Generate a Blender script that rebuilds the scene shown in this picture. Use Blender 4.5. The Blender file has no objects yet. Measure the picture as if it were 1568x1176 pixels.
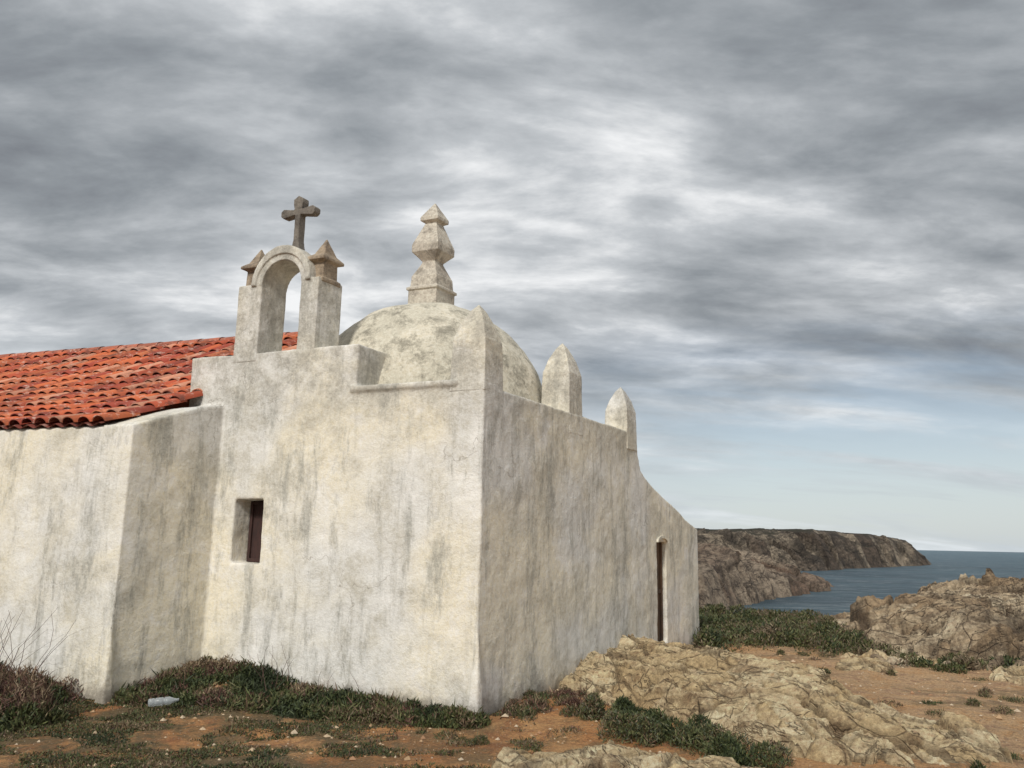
import bpy, math, random
import numpy as np
from mathutils import Matrix, Vector, noise
random.seed(7); rng=np.random.default_rng(11)
scn=bpy.context.scene
scn.view_settings.view_transform='Standard'; scn.view_settings.look='None'; scn.view_settings.exposure=0

# ------------------------------------------------------------ node helpers
class G:
    def __init__(s,nt): s.nt=nt; nt.nodes.clear()
    def n(s,typ,ins=None,out=0,**at):
        nd=s.nt.nodes.new(typ)
        for k,v in at.items(): setattr(nd,k,v)
        for k,v in (ins or {}).items():
            if isinstance(v,bpy.types.NodeSocket): s.nt.links.new(v,nd.inputs[k])
            else: nd.inputs[k].default_value=v
        return nd.outputs[out]
    def m(s,op,a,b=0.0,c=None,clamp=False):
        i={0:a,1:b}
        if c is not None: i[2]=c
        return s.n('ShaderNodeMath',i,operation=op,use_clamp=clamp)
    def noise(s,vec,scale,detail=5,rough=.55,dist=0,out=0):
        return s.n('ShaderNodeTexNoise',{'Vector':vec,'Scale':scale,'Detail':detail,'Roughness':rough,'Distortion':dist},out)
    def map(s,vec,scale=(1,1,1),rot=(0,0,0),loc=(0,0,0)):
        return s.n('ShaderNodeMapping',{'Vector':vec,'Scale':scale,'Rotation':rot,'Location':loc})
    def ramp(s,f,stops):
        nd=s.nt.nodes.new('ShaderNodeValToRGB'); s.nt.links.new(f,nd.inputs[0])
        e=nd.color_ramp.elements
        while len(e)<len(stops): e.new(.5)
        for el,(p,c) in zip(e,stops):
            el.position=p
            if not isinstance(c,tuple): c=(c,c,c)
            el.color=(*c,1)
        return nd.outputs[0]
    def mix(s,f,a,b,blend='MIX'):
        nd=s.nt.nodes.new('ShaderNodeMix'); nd.data_type='RGBA'; nd.blend_type=blend
        for i,v in ((0,f),(6,a),(7,b)):
            if isinstance(v,bpy.types.NodeSocket): s.nt.links.new(v,nd.inputs[i])
            else:
                nd.inputs[i].default_value=v if i==0 else (*v,1)
        return nd.outputs[2]
    def warp(s,o,scale,amt):
        v=s.n('ShaderNodeVectorMath',{0:s.noise(o,scale,3,.6,out=1),'Scale':amt},operation='SCALE')
        return s.n('ShaderNodeVectorMath',{0:o,1:v},operation='ADD')
    def bump(s,h,strength=.5,dist=.02,normal=None):
        i={'Height':h,'Strength':strength,'Distance':dist}
        if normal is not None: i['Normal']=normal
        return s.n('ShaderNodeBump',i)
    def obj(s): return s.n('ShaderNodeTexCoord',out=3)
    def pbsdf(s,col,rough=.9,normal=None,**kw):
        i={'Base Color':col if isinstance(col,bpy.types.NodeSocket) else (*col,1),'Roughness':rough}
        if normal is not None: i['Normal']=normal
        for k,v in kw.items(): i[k.replace('_',' ')]=v
        b=s.n('ShaderNodeBsdfPrincipled',i)
        o=s.nt.nodes.new('ShaderNodeOutputMaterial'); s.nt.links.new(b,o.inputs[0])
def M_(name):
    m=bpy.data.materials.new(name); m.use_nodes=True; return m,G(m.node_tree)

def mat_plaster():
    m,g=M_('whitewashed_plaster'); o=g.obj()
    big=g.noise(o,.6,3,.6,.4); med=g.noise(o,1.8,8,.73,.15); fine=g.noise(o,24,5,.85)
    c=g.mix(g.ramp(big,[(.42,0.),(.58,1.)]),(.84,.775,.625),(.76,.745,.70))
    c=g.mix(g.m('MULTIPLY',g.ramp(med,[(.49,0.),(.61,1.)]),.62),c,(.53,.495,.41))
    c=g.mix(g.m('MULTIPLY',g.ramp(med,[(.33,1.),(.46,0.)]),.8),c,(.92,.90,.86))
    st=g.noise(g.map(o,(2.4,2.4,.55)),1.5,8,.76,.25)
    c=g.mix(g.m('MULTIPLY',g.ramp(st,[(.505,0.),(.63,1.)]),.68),c,(.33,.325,.29))
    st2=g.noise(g.map(o,(9,9,.8)),1.3,4,.65,.1)
    c=g.mix(g.m('MULTIPLY',g.ramp(st2,[(.56,0.),(.70,1.)]),.34),c,(.38,.36,.30))
    c=g.mix(g.m('MULTIPLY',g.ramp(fine,[(.60,0.),(.68,1.)]),.55),c,(.27,.245,.21))
    z=g.n('ShaderNodeSeparateXYZ',{0:o},2)
    up=g.m('MULTIPLY',g.ramp(g.m('MULTIPLY_ADD',z,.5,-.45),[(.05,0.),(.40,1.)]),g.ramp(g.noise(o,4,6,.76),[(.38,.12),(.58,1.)]))
    c=g.mix(g.m('MULTIPLY',up,.68),c,(.35,.33,.285))
    zz=g.m('ADD',z,g.m('MULTIPLY',med,1.2))
    lo=g.ramp(g.m('MULTIPLY_ADD',zz,1.,1.25),[(.0,1.),(.45,0.)])
    c=g.mix(g.m('MULTIPLY',lo,.6),c,(.48,.38,.27))
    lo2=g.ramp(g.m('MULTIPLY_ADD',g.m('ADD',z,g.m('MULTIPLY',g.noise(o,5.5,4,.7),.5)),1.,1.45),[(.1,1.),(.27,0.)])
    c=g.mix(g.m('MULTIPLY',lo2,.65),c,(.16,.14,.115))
    vd=g.n('ShaderNodeTexVoronoi',{'Vector':g.warp(o,2.6,.7),'Scale':.5},feature='DISTANCE_TO_EDGE')
    crm=g.m('MULTIPLY',g.ramp(vd,[(0.,1.),(.0035,0.)]),g.ramp(big,[(.50,0.),(.56,1.)]))
    c=g.mix(g.m('MULTIPLY',crm,.55),c,(.26,.23,.19))
    c=g.mix(.36,c,g.ramp(fine,[(.3,.1),(.7,1.)]),'OVERLAY')
    h=g.m('ADD',g.m('MULTIPLY',med,1.4),g.m('MULTIPLY',g.noise(o,34,5,.8),.45))
    g.pbsdf(c,.93,g.bump(h,.7,.032)); return m
def mat_weathered(name,a,b,dark,bs=1.):
    m,g=M_(name); o=g.obj()
    c=g.mix(g.ramp(g.noise(o,1.7,5,.7,.5),[(.35,0.),(.62,1.)]),a,b)
    n2=g.noise(o,4.2,8,.79,.3)
    c=g.mix(g.m('MULTIPLY',g.ramp(n2,[(.48,0.),(.62,1.)]),.8),c,dark)
    c=g.mix(.35,c,g.ramp(g.noise(o,26,4,.85),[(.3,.1),(.7,1.)]),'OVERLAY')
    g.pbsdf(c,.95,g.bump(n2,.8,.03*bs)); return m
def mat_attr(name,rough=.8,extra=None,bump=True,**kw):
    m,g=M_(name); a=g.n('ShaderNodeAttribute',attribute_name='Col')
    c=a; o=g.obj()
    if extra: c=extra(g,o,a)
    g.pbsdf(c,rough,g.bump(g.noise(o,60,3,.7),.4,.01) if bump else None,**kw); return m
def mat_rock(name,light,mid,dark,sc=1.,rot=(0,0,0),dens=.5,green=None,bd=.05,ang=0.,crk=1.):
    m,g=M_(name); o=g.obj()
    at=g.n('ShaderNodeAttribute',attribute_name='Col')
    sp=g.nt.nodes.new('ShaderNodeSeparateXYZ'); g.nt.links.new(at,sp.inputs[0]); tint,crev=sp.outputs[0],sp.outputs[1]
    q=g.map(o,(1,1,1),rot)
    lay=g.noise(g.map(q,(1.,1.,8)),1.3*sc,8,.78,.3)
    blot=g.noise(o,2.6*sc,9,.80,.3)
    c=g.mix(g.ramp(g.m('ADD',g.m('MULTIPLY',lay,.6),g.m('MULTIPLY',tint,.35)),[(.36,0.),(.6,1.)]),mid,light)
    c=g.mix(g.m('MULTIPLY',g.ramp(blot,[(dens,0.),(dens+.10,1.)]),.75),c,dark)
    wq=g.map(g.warp(o,.9*sc,.3/sc),(1,1,1),(0,0,-ang))
    l1=g.noise(g.map(wq,(.22,1.7,1.2)),2.1*sc,5,.65)
    k1=g.ramp(g.m('ABSOLUTE',g.m('SUBTRACT',l1,.5)),[(0.,1.),(.013,0.)])
    v1=g.n('ShaderNodeTexVoronoi',{'Vector':g.map(wq,(.5,1.,.8)),'Scale':3.2*sc},feature='DISTANCE_TO_EDGE')
    k2=g.m('MULTIPLY',g.ramp(v1,[(0.,1.),(.02,0.)]),g.ramp(blot,[(.42,0.),(.5,1.)]))
    ck=g.m('MULTIPLY',g.m('MAXIMUM',k1,k2),.75*crk)
    c=g.mix(g.m('MAXIMUM',g.m('MULTIPLY',crev,.85),ck),c,tuple(x*.5 for x in dark))
    c=g.mix(.6,c,g.ramp(g.noise(o,16*sc,6,.88),[(.32,.0),(.68,1.)]),'OVERLAY')
    if green:
        nz=g.n('ShaderNodeSeparateXYZ',{0:g.n('ShaderNodeNewGeometry',out=1)},2)
        c=g.mix(g.ramp(nz,[(.88,0.),(.97,1.)]),c,green)
    h=g.m('SUBTRACT',g.m('ADD',lay,g.m('MULTIPLY',blot,1.5)),g.m('MULTIPLY',ck,.6))
    g.pbsdf(c,.92,g.bump(h,1.,bd/sc)); return m
def mat_ground():
    m,g=M_('sandy_soil'); o=g.obj()
    x=g.n('ShaderNodeSeparateXYZ',{0:o},0)
    n1=g.noise(o,.9,5,.65,.4); n3=g.noise(o,2.8,8,.78,.4)
    c=g.mix(g.ramp(n1,[(.35,0.),(.65,1.)]),(.48,.20,.065),(.57,.325,.14))
    tr=g.ramp(g.m('MULTIPLY_ADD',g.m('ADD',x,g.m('MULTIPLY',n1,2.5)),.2,-.45),[(.2,0.),(.7,1.)])
    c=g.mix(tr,c,g.mix(g.ramp(n3,[(.4,0.),(.60,1.)]),(.50,.285,.13),(.66,.47,.28)))
    c=g.mix(g.m('MULTIPLY',g.ramp(n3,[(.50,0.),(.60,1.)]),.62),c,(.24,.085,.035))
    c=g.mix(g.m('MULTIPLY',g.ramp(g.noise(o,1.5,8,.78,.3),[(.53,0.),(.60,1.)]),.6),c,(.17,.125,.06))
    lm=g.ramp(g.m('MULTIPLY_ADD',x,-.4,.1),[(.0,.1),(.7,1.)])
    mo=g.m('MULTIPLY',lm,g.ramp(g.noise(o,1.2,6,.72,.5),[(.40,0.),(.52,1.)]))
    c=g.mix(g.m('MULTIPLY',mo,.88),c,g.mix(g.noise(o,9,4),(.075,.07,.028),(.17,.12,.06)))
    vo=g.nt.nodes.new('ShaderNodeTexVoronoi'); vo.inputs['Scale'].default_value=34; g.nt.links.new(o,vo.inputs['Vector'])
    pm=g.m('MULTIPLY',g.ramp(vo.outputs[0],[(.12,1.),(.3,0.)]),g.ramp(g.n('ShaderNodeSeparateXYZ',{0:vo.outputs[1]},0),[(.62,0.),(.66,1.)]))
    c=g.mix(g.m('MULTIPLY',pm,.6),c,(.62,.52,.40))
    fn=g.noise(o,34,6,.86)
    c=g.mix(.6,c,g.ramp(fn,[(.32,.0),(.68,1.)]),'OVERLAY')
    h=g.m('ADD',g.m('MULTIPLY',n3,2.),g.m('ADD',g.m('MULTIPLY',pm,.5),g.m('MULTIPLY',fn,.7)))
    g.pbsdf(c,.96,g.bump(h,1.,.035)); return m
def mat_sea():
    m,g=M_('sea_water'); o=g.obj()
    c=g.mix(g.ramp(g.noise(g.map(o,(.02,.05,1)),1,4,.6),[(.4,0.),(.6,1.)]),(.055,.105,.14),(.085,.155,.195))
    w=g.noise(g.map(o,(.10,.24,1),(0,0,.3)),1.2,10,.84,.4)
    c=g.mix(g.m('MULTIPLY',g.ramp(w,[(.50,0.),(.60,1.)]),.7),c,(.36,.42,.46))
    g.pbsdf(c,.45,g.bump(w,1.,2.0),IOR=1.33); return m
def mat_simple(name,a,b,sc=8,rough=.8,bump=.3):
    m,g=M_(name); o=g.obj()
    n=g.noise(g.map(o,(1,1,.4)),sc,5,.7)
    g.pbsdf(g.mix(g.ramp(n,[(.35,0.),(.65,1.)]),a,b),rough,g.bump(n,bump,.02)); return m

# ------------------------------------------------------------ mesh helpers
def link(ob): scn.collection.objects.link(ob); return ob
def empty(name):
    e=bpy.data.objects.new(name,None); return link(e)
def mesh(name,V,F,mat=None,parent=None,smooth=False,recalc=False):
    me=bpy.data.meshes.new(name); me.from_pydata([tuple(v) for v in V],[],[tuple(f) for f in F]); me.update()
    if recalc:
        import bmesh
        bm=bmesh.new(); bm.from_mesh(me); bmesh.ops.recalc_face_normals(bm,faces=bm.faces); bm.to_mesh(me); bm.free()
    if smooth: me.polygons.foreach_set('use_smooth',[True]*len(me.polygons))
    ob=link(bpy.data.objects.new(name,me))
    if mat: me.materials.append(mat)
    if parent: ob.parent=parent
    return ob
def grid(name,xs,ys,Z,mat,smooth=True,parent=None,XY=None,col=None):
    nx,ny=len(xs),len(ys)
    if XY is None: X,Y=np.meshgrid(xs,ys)
    else: X,Y=XY
    V=np.stack([X,Y,Z],-1).reshape(-1,3)
    i=np.arange(nx-1); j=np.arange(ny-1); I,J=np.meshgrid(i,j); a=(J*nx+I).ravel()
    F=np.stack([a,a+1,a+nx+1,a+nx],1)
    return fmesh(name,V,F,mat,smooth,parent,None if col is None else col.reshape(-1,3))
def fmesh(name,V,F,mat,smooth=False,parent=None,col=None):
    me=bpy.data.meshes.new(name); k=F.shape[1]
    me.vertices.add(len(V)); me.vertices.foreach_set('co',np.ascontiguousarray(V,dtype=np.float32).ravel())
    me.loops.add(F.size); me.loops.foreach_set('vertex_index',np.ascontiguousarray(F,dtype=np.int32).ravel())
    me.polygons.add(len(F)); me.polygons.foreach_set('loop_start',np.arange(len(F),dtype=np.int32)*k)
    me.polygons.foreach_set('use_smooth',np.full(len(F),smooth))
    me.update(calc_edges=True); me.validate()
    if col is not None:
        ca=me.color_attributes.new('Col','FLOAT_COLOR','POINT')
        cc=np.ones((len(V),4),dtype=np.float32); cc[:,:3]=col; ca.data.foreach_set('color',cc.ravel())
    if mat: me.materials.append(mat)
    ob=link(bpy.data.objects.new(name,me))
    if parent: ob.parent=parent
    return ob
class Solid:
    def __init__(s): s.V=[]; s.F=[]
    def prism(s,poly,a,b,fn):
        n=len(poly); o=len(s.V)
        for d in (a,b):
            for p in poly: s.V.append(fn(p,d))
        s.F.append(list(range(o,o+n))); s.F.append(list(range(o+2*n-1,o+n-1,-1)))
        for i in range(n):
            j=(i+1)%n; s.F.append([o+i,o+j,o+n+j,o+n+i])
    def loops(s,L):
        n=len(L[0]); o=len(s.V)
        for r in L: s.V+= [tuple(v) for v in r]
        s.F.append(list(range(o,o+n))[::-1])
        for k in range(len(L)-1):
            for i in range(n):
                j=(i+1)%n; s.F.append([o+k*n+i,o+k*n+j,o+(k+1)*n+j,o+(k+1)*n+i])
        e=o+(len(L)-1)*n; s.F.append(list(range(e,e+n)))
    def obj(s,name,mat,parent=None,smooth=False): return mesh(name,s.V,s.F,mat,parent,smooth,True)

# ------------------------------------------------------------ building frames
C0=np.array([-.279,8.12]); dL=np.array([-.917,.399]); dR=np.array([.508,.862]); N0=np.array([-3.95,8.485]); dN=np.array([-.94,.34])
nL=np.array([-.399,-.917])
def F(t,s,z): p=C0+t*dL+s*dR; return (p[0],p[1],z)
def Nv(t,s,z): p=N0+t*dN+s*dR; return (p[0],p[1],z)
def ss(x): x=np.clip(x,0,1); return x*x*(3-2*x)
def ss1(x): x=0. if x<0 else (1. if x>1 else x); return x*x*(3-2*x)

# ------------------------------------------------------------ terrain
def hbase(x,y):
    h=-1.65+.27*ss1((y-8.1)/1.6)*ss1((-x-.6)/2.6)
    d=min(y-(19.5+1.2*noise.noise(Vector((x*.3,y*.3,1)))), x-.165*y)
    h-=7.5*ss1(d/6.)
    if abs(x)<30 and y<60:
        h+=.07*noise.noise(Vector((x*.6,y*.6,0)))+.03*noise.noise(Vector((x*2,y*2,3)))+.014*noise.noise(Vector((x*7,y*7,5)))
    else: h+=.5*noise.noise(Vector((x*.05,y*.05,0)))
    return h
def axis(a,b,step,lo,hi,g=1.13):
    L=list(np.arange(a,b,step)); s=step; v=a; left=[]
    while v>lo: s*=g; v-=s; left.append(v)
    s=step; v=L[-1]
    while v<hi: s*=g; v+=s; L.append(v)
    return np.array(left[::-1]+L)
xs=axis(-7,11,.06,-900,70); ys=axis(4.5,20,.06,-500,650)
Z=np.array([[hbase(x,y) for x in xs] for y in ys])
grid('ground',xs,ys,Z,mat_ground())

def rnd(q,k): 
    v=math.sin(q[0]*127.1+q[1]*311.7+k*74.7)*43758.5453; return v-math.floor(v)
def blocks(u,v,seed,tilt=.6,bias=(0,0)):
    d,p=noise.voronoi(Vector((u,v,seed)))
    q=p[0]; h=rnd(q,1)-.5
    h+=((rnd(q,2)-.5)*tilt+bias[0])*(u-q.x)+((rnd(q,3)-.5)*tilt+bias[1])*(v-q.y)
    cr=max(0.,1-(d[1]-d[0])/.07)
    return h-.4*cr,cr,rnd(q,5)
def beds(q,seed):   # cuesta profile: slow rise then a sharp drop
    k=math.floor(q); f=q-k; r=rnd((k,seed),2)
    return (f*(.3+1.3*r) if f<.95 else (.95*(.3+1.3*r))*(1-f)/.05)+(r-.5)*.5, (max(0.,1-f/.09) if f<.09 else 0.)*(.3+.7*r)
def rock_patch(name,cx,cy,ra,rb,ang,H,res,mat,seed=0,bs=.5,ba=.25,peak=(0,0),an=2.2,bw=.2,bamp=.06,bang=0.,base=hbase,sink=.08):
    ca,sa=math.cos(ang),math.sin(ang); cb,sb=math.cos(bang),math.sin(bang)
    A=np.arange(-ra*1.3,ra*1.3,res); B=np.arange(-rb*1.3,rb*1.3,res)
    X=np.zeros((len(B),len(A))); Y=X.copy(); Zz=X.copy(); C=np.zeros((len(B),len(A),3))
    for j,b in enumerate(B):
        for i,a in enumerate(A):
            x=cx+a*ca-b*sa; y=cy+a*sa+b*ca
            w=noise.noise(Vector((x/ra*2.2,y/ra*2.2,seed+3)))*.45+noise.noise(Vector((x*2.5,y*2.5,seed)))*.15
            r=math.sqrt((a/ra)**2+(b/rb)**2)+w
            m=ss1((1.05-r)/.38)
            if m<=0: X[j,i]=x;Y[j,i]=y;Zz[j,i]=base(x,y)-.45; continue
            n1=noise.noise(Vector((x/bs*.5,y/bs*.5,seed+9))); n2=noise.noise(Vector((x/bs*2.1,y/bs*2.1,seed+19)))
            wa=a+.25*bs*n1; wb=b+.22*bs*n1+.04*bs*n2
            ba_=wa*cb+wb*sb; bb_=-wa*sb+wb*cb
            k1,c1,t1=blocks(ba_/(bs*an),bb_/bs,seed,.9); k2,c2,t2=blocks(ba_/(bs*an*.42)+5,bb_/(bs*.42),seed+4.3,.9)
            s1,e1=beds(bb_/bw+1.1*t1,seed); s2,e2=beds(bb_/(bw*.36)+t1*3,seed+1)
            n=noise.fractal(Vector((ba_*3/bs,bb_*7/bs,seed)),.7,2.1,5)*.11*ba
            h=H*m*(.72+.28*math.cos(((a-peak[0])/ra)**2*2+((b-peak[1])/rb)**2*2))
            z=h+(k1+.1)*ba+k2*ba*.42+s1*bamp+s2*bamp*.34+n
            X[j,i]=x;Y[j,i]=y; Zz[j,i]=base(x,y)-sink+z*ss1(m*3)-.35*(1-ss1(m*4))
            C[j,i]=(t1*.5+t2*.5,min(1,max(c1*.9,c2*.6,e1*.85,e2*.45)),0)
    return grid(name,A,B,Zz,mat,False,None,(X,Y),C)

R_=math.radians
rk=mat_rock('layered_sandstone',(.71,.59,.38),(.52,.385,.21),(.22,.135,.07),1.,(.15,.2,.3),.51,ang=R_(-58))
rk2=mat_rock('jagged_rock',(.64,.53,.37),(.37,.265,.16),(.12,.08,.05),.7,(.5,.2,.3),.47,ang=R_(5))
rock_patch('sandstone_ledge',2.2,9.5,3.3,1.35,R_(-66),.38,.017,rk,1.3,.42,.11,peak=(-1,0),an=2.8,bw=.30,bamp=.10,bang=.15)
rock_patch('sandstone_ledge',3.0,7.8,1.35,.75,R_(-35),.20,.017,rk,5.3,.38,.09,bw=.24,bamp=.075,bang=-.3)
rock_patch('sandstone_boulder',.60,6.25,.75,.42,R_(5),.21,.015,rk,8.1,.32,.07,bw=.17,bamp=.05,bang=.4)
rock_patch('sandstone_boulder',1.75,6.05,.8,.4,R_(-20),.15,.015,rk,9.1,.32,.07,bw=.17,bamp=.05,bang=.2)
rock_patch('jagged_rock_outcrop',8.4,14.9,3.4,2.4,R_(62),.48,.033,rk2,12.2,.70,.33,an=2.1,bw=.48,bamp=.22,bang=-1.1)
rock_patch('jagged_rock_outcrop',11.6,17.4,3.6,2.0,R_(15),.72,.042,rk2,15.2,.85,.42,an=1.9,bw=.55,bamp=.26,bang=-.6)
rock_patch('jagged_rock_outcrop',7.8,17.9,1.5,.7,R_(10),.10,.045,rk2,25.2,.5,.15,an=1.7,bw=.3,bamp=.12,bang=-.4)
rock_patch('sandstone_boulder',7.4,11.4,1.2,.45,R_(20),.18,.03,rk,18.1,.35,.10,bw=.2,bamp=.06)
rock_patch('sandstone_boulder',5.0,11.9,.5,.28,R_(10),.12,.03,rk,21.1,.3,.06,bw=.15,bamp=.04)
rock_patch('sandstone_boulder',5.9,13.0,.8,.35,R_(-10),.17,.03,rk,23.1,.3,.08,bw=.15,bamp=.05)

cl=mat_rock('coastal_cliff_rock',(.45,.355,.26),(.25,.17,.12),(.065,.046,.035),.13,(.6,.5,.4),.48,bd=.12,ang=R_(-60),crk=.8)
X0=np.arange(8,52,.33); Y0=np.arange(58,150,.42); Zc=np.zeros((len(Y0),len(X0))); Cc_=np.zeros((len(Y0),len(X0),3))
for j,y in enumerate(Y0):
    for i,x in enumerate(X0):
        k=x/y; e=(k-.235)/.135
        if e>1.15 or k<.19: Zc[j,i]=-9; continue
        top=-2.6-3.9*max(0,e)**1.3
        wp=noise.noise(Vector((x*.12,y*.12,2)))
        y0=68+44*max(0,e)+5*wp
        q=.87*x+.5*y+3*wp; p_=-.5*x+.87*y
        b1,c1,t1=blocks(q/4.,p_/11,3.3,.5,(0,0)); s1,e1=beds(q/3.6+t1*.6,4); s2,e2=beds(q/1.3+t1*2,5)
        z=-8+min((y-y0)*.5,top+8)
        if y<y0: z=-8.5
        z+=(b1*1.4+s1*1.8-.8+s2*.35)*ss1((z+8.6)/2.)
        Zc[j,i]=z; Cc_[j,i]=(t1,min(1,max(c1,e1*1.2,e2*.7)),0)
grid('rocky_shore_cliff',X0,Y0,Zc,cl,False,None,None,Cc_)
hl=mat_rock('headland_rock',(.42,.34,.25),(.15,.11,.08),(.04,.032,.026),.06,(.7,.5,.5),.47,green=(.055,.048,.027),bd=.12,ang=R_(-60),crk=.8)
X1=np.arange(30,190,.75); Y1=np.arange(170,400,.9); Zh=np.full((len(Y1),len(X1)),-9.); Ch=np.zeros((len(Y1),len(X1),3))
kk=[.0,.23,.30,.368,.44,.502,.52]; yy=[185,188,200,217,268,320,330]; tz=[4.4,4.3,5.0,5.4,4.9,3.6,-3.,-9.]; tk=[0,.25,.31,.37,.44,.478,.500,.515]
for j,y in enumerate(Y1):
    for i,x in enumerate(X1):
        k=x/y
        if k<.20 or k>.53: continue
        wp=noise.noise(Vector((x*.05,y*.05,2)))
        y0=np.interp(k,kk,yy)+9*wp
        f=(y-y0)/32
        if f<-.3 or f>4: continue
        top=np.interp(k,tk,tz)+.5*noise.noise(Vector((x*.04,y*.04,5)))
        z=-7+(top+7)*ss1(f*.85+.1)
        q=.87*x+.5*y+6*wp; p_=-.5*x+.87*y
        b1,c1,t1=blocks(q/9.,p_/26,3.3,.5); s1,e1=beds(q/7.5+t1*.6,4); s2,e2=beds(q/2.6+t1*2,5)
        mk=max(.06,1-ss1((f-.4)/.5))*ss1((z+7.2)/3)
        Zh[j,i]=z+(b1*4.+s1*4.2-1.8+s2*1.)*mk; Ch[j,i]=(t1,min(1,max(c1,e1*1.2,e2*.8)),0)
grid('rocky_headland',X1,Y1,Zh,hl,False,None,None,Ch)
mesh('sea',[(-3000,20,-6),(12000,20,-6),(12000,14000,-6),(-3000,14000,-6)],[(0,1,2,3)],mat_sea())

# ------------------------------------------------------------ chapel
ch=empty('whitewashed_chapel')
P=mat_plaster()
def organic(ob,vox,amp=.02,sc=.7,amp2=.004,sc2=.12):
    r=ob.modifiers.new('r','REMESH'); r.mode='VOXEL'; r.voxel_size=vox; r.use_smooth_shade=True
    for k,(a,b) in enumerate(((amp,sc),(amp2,sc2))):
        tx=bpy.data.textures.new('cl%d'%k,'CLOUDS'); tx.noise_scale=b; tx.noise_depth=3
        d=ob.modifiers.new('d%d'%k,'DISPLACE'); d.texture=tx; d.strength=a*2; d.mid_level=.5; d.texture_coords='GLOBAL'
S=Solid()
def bt(t0,t1,s0,s1,z0,z1,fr=F,q=None): (q or S).prism([(t0,z0),(t1,z0),(t1,z1),(t0,z1)],s0,s1,lambda p,d:fr(p[0],d,p[1]))
def sz(poly,t0,t1,fr=F): S.prism(poly,t0,t1,lambda p,d:fr(d,p[0],p[1]))
B=-2.3
bt(0,3.7,0,.36,B,-.30); bt(0,2.69,0,.36,B,1.6); bt(3.09,3.93,0,.36,B,2.1); bt(1.55,3.93,0,.36,.40,2.1)
bt(1.55,3.93,0,.6,.6,2.1); bt(0,3.93,.28,4.1,B,1.36)
bt(.3,1.6,-.03,.3,1.565,1.63)
bt(0,.28,0,4.12,B,1.555)
prof=[(4.12,1.55),(4.15,1.25),(4.25,1.04),(4.42,.94),(4.7,.84),(5.3,.67),(5.8,.54),(6.2,.40),(6.5,.33),(6.81,.26)]
def ptop(s): return float(np.interp(s,[p[0] for p in prof],[p[1] for p in prof]))
sz([(4.0,B),(6.81,B),(6.81,-1.42),(4.0,-1.42)],0,.3)
sz([(4.0,B),(4.88,B),(4.88,ptop(4.88))]+[p for p in prof[::-1] if p[0]<4.88]+[(4.0,1.555)],0,.3)
sz([(5.27,B),(6.81,B)]+[p for p in prof[::-1] if p[0]>5.27]+[(5.27,ptop(5.27))],0,.3)
sz([(4.5,.03),(5.6,.03),(5.6,ptop(5.6)),(5.3,.67),(4.7,.84),(4.5,ptop(4.5))],0,.3)
sz([(4.0,B),(6.81,B)]+prof[::-1]+[(4.0,1.3)],.20,3.2)
sz([(0,B),(.4,B),(.4,1.25),(0,1.11)],0,9,Nv)
def rz(s): return 1.13+.36*s+.044*s*s
sz([(0,B),(6.9,B),(6.9,1.1),(3.5,2.80),(1.75,1.74),(1.14,1.5),(.8,1.42),(0,1.12)],0,.42,Nv)
bt(0,9,6.6,7.0,B,1.05,Nv)
for fr,t,s in ((F,0,0),(Nv,0,0)):
    S.loops([[fr(t+a*h,s+b*h,z) for a,b in ((-1,-1),(1,-1),(1,1),(-1,1))] for h,z in ((.075,B),(.055,-1.6),(.004,-.8))])
walls=S.obj('walls',P,ch); organic(walls,.019,.016,.7,.005,.12)
def pin(t,s,w,d,z0,zs,za,nm='corner_pinnacle'):
    L=[]
    for f,z in ((1.0,z0),(.97,z0+(zs-z0)*.5),(.93,zs),(.68,zs+(za-zs)*.42),(.32,zs+(za-zs)*.8),(.02,za)):
        L.append([F(t+w/2+a*w/2*f,s+d/2+b*d/2*f,z) for a,b in ((-1,-1),(1,-1),(1,1),(-1,1))])
    q=Solid(); q.loops(L); organic(q.obj(nm,P,ch),.008,.006,.5,.003,.08)
pin(-.002,-.002,.40,.37,1.5,2.05,2.46); pin(-.004,1.93,.38,.38,1.3,2.06,2.47); pin(-.004,3.75,.34,.36,1.3,1.86,2.22)
S=Solid()
bt(2.14,2.39,0,.40,2.0,2.94); bt(2.957,3.30,0,.40,2.0,2.94)
def ring(ro,ri,d0,d1,cx=2.675,cz=2.92,zo=0.):
    arc=[]
    for i in range(33):
        a=math.pi*i/32; arc.append((cx+ro*math.cos(a),cz+(ro+zo)*math.sin(a)))
    for i in range(32,-1,-1):
        a=math.pi*i/32; arc.append((cx+ri*math.cos(a),cz+ri*math.sin(a)))
    S.prism(arc,d0,d1,lambda p,d:F(p[0],d,p[1]))
ring(.41,.283,-.004,.40,zo=.035); ring(.425,.36,-.025,.15,zo=.035)
organic(S.obj('bell_gable_arch',P,ch),.010,.006,.5,.003,.08)
DT,DS=2.0,1.97; dc=F(DT,DS,1.46)
V=[];Fc=[]; nu,nvv=96,44
for j in range(nvv+1):
    th=math.pi*.56*j/nvv
    for i in range(nu):
        ph=2*math.pi*i/nu; d=Vector((math.sin(th)*math.cos(ph),math.sin(th)*math.sin(ph),math.cos(th)))
        r=1.61+.03*noise.noise(d*3)+.016*noise.noise(d*9); V.append((dc[0]+d.x*r,dc[1]+d.y*r,dc[2]+d.z*r))
for j in range(nvv):
    for i in range(nu):
        a=j*nu+i;b=j*nu+(i+1)%nu; Fc.append((a,b,b+nu,a+nu))
mesh('dome',V,Fc,mat_weathered('weathered_dome_plaster',(.70,.645,.52),(.55,.515,.42),(.22,.205,.165)),ch,True,True)
st=mat_weathered('weathered_stone',(.62,.57,.48),(.48,.43,.36),(.21,.185,.155))
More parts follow.
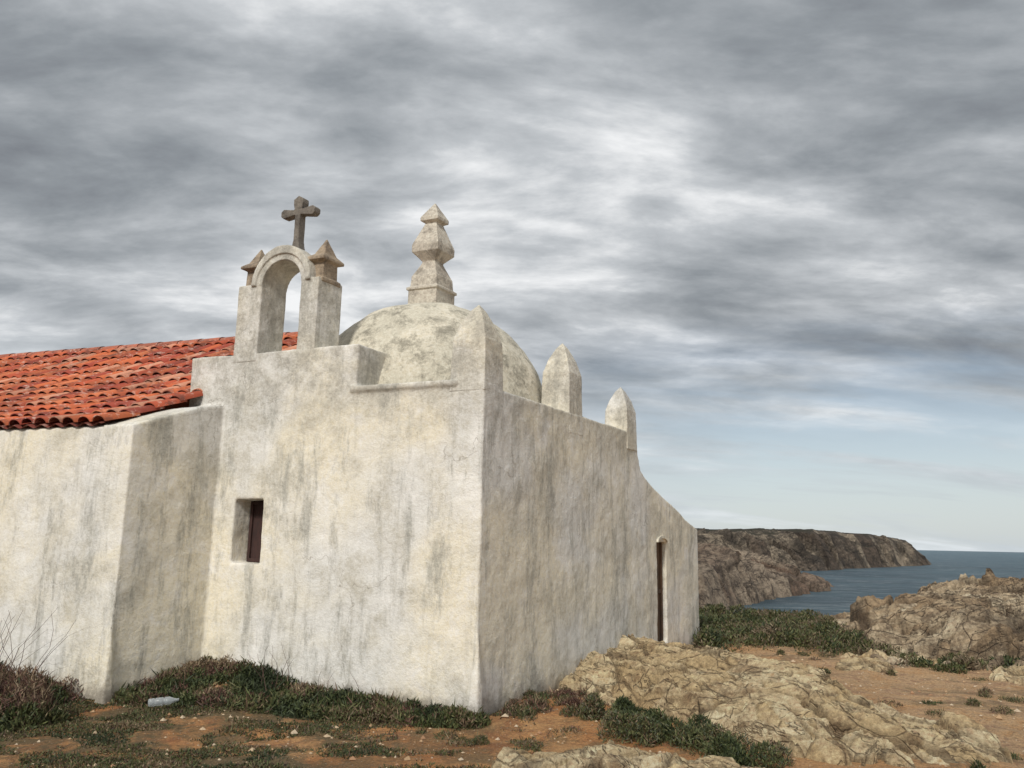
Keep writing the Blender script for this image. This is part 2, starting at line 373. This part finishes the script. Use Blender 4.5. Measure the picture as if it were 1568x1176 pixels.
def sq(L,t,s,name,mat,vox=.009,asp=1.):
    q=Solid(); q.loops([[F(t+a*h,s+b*h*asp,z) for a,b in ((-1,-1),(1,-1),(1,1),(-1,1))] for h,z in L])
    ob=q.obj(name,mat,ch); organic(ob,vox,.003,.4,.0015,.06); return ob
sq([(.215,2.75),(.215,3.27),(.235,3.275),(.235,3.31),(.20,3.33),(.19,3.47),(.10,3.68),(.10,3.70),(.20,3.82),(.20,3.92),(.085,4.25),(.135,4.28),(.135,4.33),(.008,4.56)],DT,DS,'lantern_finial',st,.0075)
dk=mat_weathered('bell_gable_stone',(.42,.34,.25),(.31,.24,.17),(.14,.11,.085))
for tt in (3.205,2.235):
    sq([(.08,2.9),(.105,2.905),(.105,2.95),(.08,2.97),(.077,3.15),(.12,3.17),(.12,3.20),(.07,3.26),(.006,3.46)],tt,.20,'gable_pillar_cap',dk,.007,1.5)
q=Solid(); cz=mat_weathered('cross_stone',(.24,.215,.18),(.17,.15,.13),(.075,.068,.06))
def arm(pts): q.prism(pts,.16,.26,lambda p,d:F(2.66+p[0],d,p[1]))
arm([(-.07,3.36),(.07,3.36),(.038,3.5),(.036,3.82),(.07,3.98),(.065,4.03),(.0,4.07),(-.065,4.03),(-.07,3.98),(-.036,3.82),(-.038,3.5)])
arm([(-.21,3.80),(-.25,3.83),(-.25,3.89),(-.21,3.92),(-.05,3.892),(.05,3.892),(.21,3.92),(.25,3.89),(.25,3.83),(.21,3.80),(.05,3.828),(-.05,3.828)])
organic(q.obj('cross',cz,ch),.007,.003,.3,.002,.05)
sh=mat_simple('painted_shutter_wood',(.055,.022,.018),(.03,.015,.013),20)
q=Solid()
for t0,t1,z0,z1,s0 in ((2.68,3.10,-.31,.41,.25),(2.70,2.735,-.29,.39,.225),(3.045,3.08,-.29,.39,.225),(2.735,3.045,.355,.39,.225),(2.735,3.045,-.29,-.25,.225)):
    q.prism([(t0,z0),(t1,z0),(t1,z1),(t0,z1)],s0,.27,lambda p,d:F(p[0],d,p[1]))
q.obj('window_shutter',sh,ch)
q=Solid(); bw=mat_simple('weathered_niche_door',(.15,.085,.045),(.06,.04,.028),10)
for s0,s1,z0,z1,t0 in ((4.87,5.28,-1.43,.04,.09),(4.885,4.93,-1.42,.03,.06),(5.22,5.265,-1.42,.03,.06),(5.06,5.085,-1.42,.03,.075),(4.93,5.22,-.72,-.66,.07)):
    q.prism([(s0,z0),(s1,z0),(s1,z1),(s0,z1)],t0,.22,lambda p,d:F(d,p[0],p[1]))
q.obj('niche_door',bw,ch)
q=Solid()
hood=[(5.075+.23*math.cos(a),.03+.10*math.sin(a)) for a in np.linspace(0,math.pi,9)]+[(5.075-.19,.03)]+[(5.075+.19*math.cos(a),.03+.06*math.sin(a)) for a in np.linspace(math.pi,0,9)][1:-1]+[(5.075+.19,.03)]
q.prism(hood,-.03,.05,lambda p,d:F(d,p[0],p[1])); q.obj('niche_hood',P,ch)

# roof tiles
V=[];Fq=[];Cc=[]
pit=.205; ex=.30; tl=.40
def roofp(t,s,dz): 
    sl=math.atan(.36+.088*s); p=N0+t*dN+(s-dz*math.sin(sl))*dR
    return (p[0],p[1],rz(s)+dz*math.cos(sl))
ncol=int(9/pit); nrow=12; slen=3.5
def t0at(s): return .36 if s<2.2 else .36+(s-2.2)*.3
for c in range(ncol):
    for r in range(nrow):
        s0=-.02+r*ex+random.uniform(-.014,.014); s1=min(s0+tl,slen)
        tc=.44+c*pit+random.uniform(-.010,.010); lift=.038+random.uniform(-.006,.010); rr=random.uniform(-.04,.04)
        if tc<t0at(s0): continue
        o=len(V); base=np.array(random.choice([(.54,.12,.045),(.45,.085,.035),(.58,.17,.07),(.35,.06,.032),(.54,.13,.045),(.58,.26,.16)]))*random.uniform(.7,1.15)
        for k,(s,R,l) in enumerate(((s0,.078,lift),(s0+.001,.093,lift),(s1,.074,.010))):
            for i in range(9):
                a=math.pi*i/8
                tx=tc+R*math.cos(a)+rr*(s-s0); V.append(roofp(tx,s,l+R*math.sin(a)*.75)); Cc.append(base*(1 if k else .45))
        for k in range(2):
            for i in range(8): a=o+k*9+i; Fq.append((a,a+1,a+10,a+9))
tmat=mat_attr('terracotta_tiles',.8,lambda g,o,a:g.mix(g.m('MULTIPLY',g.ramp(g.noise(o,9,6,.8),[(.55,0.),(.63,1.)]),.6),g.mix(g.m('MULTIPLY',g.ramp(g.noise(o,3,7,.8),[(.38,1.),(.50,0.)]),.8),a,(.12,.04,.028)),(.66,.48,.40)))
nt_=ncol*6; T=np.linspace(.40,9.,nt_); SS=np.linspace(-.03,slen,40); o=len(V)
for s in SS:
    for t in T: V.append(roofp(max(t,t0at(s)),s,.012+.02*math.cos(2*math.pi*(t-.44)/pit))); Cc.append(np.array((.20,.045,.03)))
for j in range(39):
    for i in range(nt_-1): a=o+j*nt_+i; Fq.append((a,a+1,a+1+nt_,a+nt_))
o=len(V)
for s,z in ((slen,rz(slen)),(7.1,1.1)):
    for t in (.8,9.): V.append(Nv(t,s,z)); Cc.append(np.array((.35,.08,.04)))
Fq.append((o,o+1,o+3,o+2))
for k in range(21):
    t0=.85+k*.4; o=len(V); b=np.array((.42,.13,.075))*random.uniform(.75,1.15)
    for t,R in ((t0,.115),(t0+.44,.10)):
        for i in range(9):
            a=math.pi*i/8; V.append(Nv(t,slen+R*math.cos(a),rz(slen)+.01+R*math.sin(a)*.7)); Cc.append(b)
    for i in range(8): Fq.append((o+i,o+i+1,o+i+10,o+i+9))
fmesh('roof_tiles',np.array(V),np.array(Fq),tmat,True,ch,np.array(Cc))

# ------------------------------------------------------------ vegetation
def leaves(name,pts,size,cols,up=.6,wid=.3,long=None,mat=None):
    n=len(pts); d=rng.normal(size=(n,3)); d[:,2]=np.abs(d[:,2])*.7+up; d/=np.linalg.norm(d,axis=1)[:,None]
    w=np.cross(d,rng.normal(size=(n,3))); w/=np.linalg.norm(w,axis=1)[:,None]
    l=size*rng.uniform(.5,1.4,n)[:,None]
    if long is not None: l=l*np.where(rng.random(n)<long[0],long[1],1.)[:,None]
    ww=w*size*wid*.5; p=pts
    V=np.stack([p-ww*.6,p+ww*.6,p+d*l*.55+ww,p+d*l-ww*.1,p+d*l*.55-ww],1)
    Fc=np.arange(n*5).reshape(n,5)
    cols=np.array(cols); 
    ph=np.array([noise.noise(Vector((a*2.2,b*2.2,3))) for a,b in p[:,:2]])
    idx=np.clip(((ph*.9+.5)+rng.normal(0,.22,n))*len(cols),0,len(cols)-1).astype(int)
    c=cols[idx]*rng.uniform(.6,1.3,(n,1)); c=np.repeat(c,5,0)
    return fmesh(name,V.reshape(-1,3),Fc,mat,False,None,c)
vm=mat_attr('foliage',.7,bump=False)
green=[(.028,.042,.014),(.045,.062,.018),(.065,.080,.024),(.085,.095,.03),(.12,.115,.045)]
red=[(.07,.035,.025),(.10,.045,.035),(.12,.05,.04),(.15,.085,.055)]
dead=[(.15,.10,.06),(.21,.15,.09),(.28,.21,.13)]
def clump(n,cs):
    out=[]
    tot=sum(c[3]*c[4] for c in cs)
    for (x,y,r,h,wt) in cs:
        m=max(20,int(n*h*wt/tot)); a=rng.uniform(0,2*np.pi,m); q=np.sqrt(rng.random(m))*r*rng.uniform(.8,1.15,m)
        px=x+q*np.cos(a); py=y+q*np.sin(a); top=h*np.sqrt(np.clip(1-(q/r)**2,0,1))
        pz=np.array([hbase(u,v) for u,v in zip(px,py)])+top*(1-rng.random(m)**2*.9)-.02
        out.append(np.stack([px,py,pz],1))
    return np.concatenate(out)
cs=[];cr=[]
for i in range(300):
    t=random.uniform(-.05,3.3); wd=.24+.30*t; off=random.uniform(.0,wd); p=C0+t*dL+off*nL
    if noise.noise(Vector((p[0]*2.5,p[1]*2.5,8)))<-.32: continue
    (cr if random.random()<.06+.09*t else cs).append((p[0],p[1],random.uniform(.07,.18),random.uniform(.04,.11)+.04*(off<.2),1.))
for i in range(26):
    s=random.uniform(.1,1.15); p=Nv(0,s,0); dd=random.uniform(.0,.35)
    (cr if random.random()<.6 else cs).append((p[0]+dd*.862,p[1]-dd*.5,random.uniform(.08,.17),random.uniform(.05,.14),1.))
for i in range(40):
    t=random.uniform(.35,1.6); off=random.uniform(.02,.35); p=N0+t*dN+off*nL
    (cr if random.random()<.6 else cs).append((p[0],p[1],random.uniform(.1,.2),random.uniform(.08,.22),1.))
leaves('ice_plant_border',clump(52000,cs),.046,green+dead[:1],.5,.26,(.03,2.5),vm)
leaves('ice_plant_border',clump(20000,cr),.046,green[:2]+red+dead,.6,.22,(.04,2.5),vm)
cs=[(-4.85+random.gauss(0,.30),7.9+random.gauss(0,.25),random.uniform(.12,.28),random.uniform(.25,.55),1.) for i in range(22)]
leaves('dry_shrub',clump(16000,cs),.06,green[:1]+red+dead,.7,.14,(.06,2.2),vm)
cs=[(-4.6+random.gauss(0,.35),7.6+random.gauss(0,.2),random.uniform(.12,.22),random.uniform(.1,.25),1.) for i in range(16)]
leaves('green_shrub',clump(9000,cs),.05,green,.6,.3,None,vm)
n=240000; px=rng.uniform(-6,.3,n); py=rng.uniform(5.2,8.9,n)
keep=[]
for u,v in zip(px,py):
    f=noise.fractal(Vector((u*1.0,v*1.5,4)),.8,2.,5)+.13*(-u-1.2)
    keep.append(f>random.uniform(.0,.22))
keep=np.array(keep); px=px[keep];py=py[keep]
pz=np.array([hbase(u,v) for u,v in zip(px,py)])
leaves('ground_cover',np.stack([px,py,pz-.005],1),.026,green[:1]+dead[:1]+green[:4]+red[:1]+[(.11,.10,.04)]+green[2:4]+dead[:2],.35,.35,(.02,2.),vm)
cs=[]
for i in range(38):
    f=random.random(); cs.append((1.05+.8*f+random.gauss(0,.14),8.1-1.5*f+random.gauss(0,.12),random.uniform(.08,.2),random.uniform(.10,.25),1.))
leaves('green_shrub',clump(26000,cs),.036,green+[(.09,.10,.06)]+dead[:1],.6,.26,(.01,2.),vm)
cs=[(.0+random.uniform(0,1.)*.9,8.2+random.uniform(0,.9)*1.4-.1,random.uniform(.08,.15),random.uniform(.03,.09),1.) for i in range(26)]
leaves('dry_grass_tuft',clump(8000,cs),.045,red+dead+green,.7,.18,(.03,2.),vm)
cs=[]
for i in range(190):
    x=random.uniform(-1,7.5); y=random.uniform(6.2,14); 
    if noise.noise(Vector((x*.8,y*.8,12)))<-.05: continue
    cs.append((x,y,random.uniform(.04,.14),random.uniform(.02,.08),1.))
leaves('dry_grass_tuft',clump(20000,cs),.034,green+dead+red[:2],.6,.2,(.03,2.),vm)
cs=[]
for i in range(150):
    y=random.uniform(13.6,19.5); x=random.uniform(.20*y,.20*y+3.3)
    cs.append((x,y,random.uniform(.2,.55),random.uniform(.08,.32),1.))
for i in range(44):
    cs.append((random.uniform(5.6,9.5),random.uniform(11.6,13.2),random.uniform(.10,.3),random.uniform(.05,.18),1.))
leaves('coastal_scrub',clump(68000,cs),.065,green+[(.10,.10,.045),(.11,.075,.045),(.17,.13,.08)],.6,.30,None,vm)
def twigs(name,cx,cy,n,h,spread,mat):
    q=Solid()
    for i in range(n):
        p=Vector((cx+random.gauss(0,.2),cy+random.gauss(0,.12),hbase(cx,cy))); d=Vector((random.gauss(0,spread),random.gauss(0,spread),1)).normalized(); r=.006; L=[]
        for k in range(7):
            L.append([(p.x+r*math.cos(a),p.y+r*math.sin(a),p.z) for a in (0,2.1,4.2)])
            p=p+d*h/6*random.uniform(.7,1.2); d=(d+Vector((random.gauss(0,.25),random.gauss(0,.25),random.gauss(-.05,.15)))).normalized(); r*=.8
        q.loops(L)
    q.obj(name,mat)
tw=mat_simple('dry_twig',(.13,.08,.06),(.08,.05,.04))
twigs('dry_branches',-4.85,8.0,30,1.05,.45,tw)
twigs('dry_stalks',-2.45,8.85,9,.45,.35,tw)
twigs('dry_stalks',-1.75,8.55,8,.36,.4,tw)
n=5000; px=rng.uniform(-4.5,8,n); py=rng.uniform(5.6,15,n)
R=rng.exponential(.007,n)+.004; R=np.minimum(R,.045)
oc=np.array([(1,0,0),(0,1,0),(-1,0,0),(0,-1,0),(0,0,.7),(0,0,-.7)]); of=np.array([(0,1,4),(1,2,4),(2,3,4),(3,0,4),(1,0,5),(2,1,5),(3,2,5),(0,3,5)])
VV=oc[None]*R[:,None,None]*rng.uniform(.6,1.4,(n,6,1)); an=rng.uniform(0,6.28,n); c_,s_=np.cos(an)[:,None],np.sin(an)[:,None]
Vx=VV[...,0]*c_-VV[...,1]*s_+px[:,None]; Vy=VV[...,0]*s_+VV[...,1]*c_+py[:,None]
gz=np.array([hbase(u,v) for u,v in zip(px,py)]); Vz=VV[...,2]+gz[:,None]+R[:,None]*.2
gc=np.array([(.50,.38,.25),(.42,.28,.16),(.52,.42,.30),(.35,.20,.11)])[rng.integers(0,4,n)]
fmesh('gravel',np.stack([Vx,Vy,Vz],-1).reshape(-1,3),(of[None]+np.arange(n)[:,None,None]*6).reshape(-1,3),mat_attr('gravel_stone',.9),False,None,np.repeat(gc,6,0))
q=Solid(); L=[]; bx,by=-3.35,8.1; bz=hbase(bx,by)+.07; ax=Vector((.9,.25,.08)).normalized(); u_=ax.cross(Vector((0,0,1))).normalized(); w_=ax.cross(u_)
for l,r in ((0,.02),(.005,.036),(.05,.038),(.06,.031),(.07,.038),(.13,.038),(.14,.029),(.15,.038),(.19,.036),(.23,.018),(.245,.013),(.27,.013),(.271,.001)):
    L.append([tuple(Vector((bx,by,bz))+ax*l+u_*r*math.cos(a)+w_*r*math.sin(a)) for a in np.linspace(0,2*math.pi,16,endpoint=False)])
q.loops(L); m,g=M_('clear_plastic'); g.pbsdf((.62,.66,.68),.12,None,Transmission_Weight=.6,IOR=1.3)
q.obj('plastic_bottle',m,None,True)

# ------------------------------------------------------------ sky & sun
w=bpy.data.worlds.new('World'); scn.world=w; w.use_nodes=True; g=G(w.node_tree)
d=g.n('ShaderNodeTexCoord',out=0)
sep=w.node_tree.nodes.new('ShaderNodeSeparateXYZ'); w.node_tree.links.new(d,sep.inputs[0]); dx,dy,dz=sep.outputs
zc=g.m('ADD',g.m('MAXIMUM',dz,0.),.22)
pv=g.n('ShaderNodeCombineXYZ',{0:g.m('DIVIDE',dx,zc),1:g.m('DIVIDE',dy,zc),2:0.})
big=g.noise(g.map(pv,(.5,1.0,1),(0,0,.25),(3.1,1.7,0)),1.3,3,.5,.3)
fin=g.noise(g.map(pv,(.85,1.5,1),(0,0,-.15),(1,5,0)),2.5,7,.56,.25)
fin2=g.noise(g.map(pv,(.9,1.5,1),(0,0,.25),(2,8,0)),6.,6,.62,.15)
f=g.m('ADD',g.m('MULTIPLY',big,.45),g.m('ADD',g.m('MULTIPLY',fin,.42),g.m('MULTIPLY',fin2,.13)))
f=g.m('ADD',f,g.m('MULTIPLY',g.ramp(dz,[(.2,1.),(.42,0.)]),.012))
cc=g.ramp(f,[(.38,(.185,.20,.225)),(.45,(.28,.305,.33)),(.50,(.385,.41,.435)),(.55,(.53,.555,.58)),(.62,(.88,.89,.90))])
sky=g.n('ShaderNodeTexSky',sky_type='NISHITA',sun_disc=False,sun_elevation=math.radians(40),sun_rotation=math.radians(191))
skc=g.n('ShaderNodeVectorMath',{0:sky,'Scale':.085},operation='SCALE')
lowm=g.ramp(dz,[(.10,1.),(.27,0.)])
gap=g.m('MULTIPLY',lowm,g.ramp(g.noise(g.map(pv,(.4,1.3,1),(0,0,.1),(4,2,0)),1.5,5,.6,.3),[(.38,0.),(.54,1.)]))
gap=g.m('MULTIPLY',gap,g.ramp(dx,[(.0,.1),(.28,1.)]))
c=g.mix(gap,cc,skc)
hz=g.ramp(dz,[(.0,1.),(.08,.85),(.22,0.)])
c=g.mix(g.m('MULTIPLY',hz,.72),c,(.66,.72,.755))
bg=g.n('ShaderNodeBackground',{'Color':c,'Strength':1.03})
o=w.node_tree.nodes.new('ShaderNodeOutputWorld'); w.node_tree.links.new(bg,o.inputs[0])
sl=bpy.data.lights.new('sun','SUN'); sl.energy=2.9; sl.angle=math.radians(10); sl.color=(1,.955,.88)
so=link(bpy.data.objects.new('sun',sl)); so.rotation_euler=Vector((-.28,-.70,.64)).to_track_quat('Z','Y').to_euler()

cd=bpy.data.cameras.new('camera'); cd.sensor_width=36; cd.lens=28.7; cd.clip_end=30000; cd.clip_start=.05
co=link(bpy.data.objects.new('camera',cd)); co.matrix_world=Matrix.Rotation(math.radians(100.9),4,'X')@Matrix.Rotation(math.radians(1.2),4,'Z')
scn.camera=co
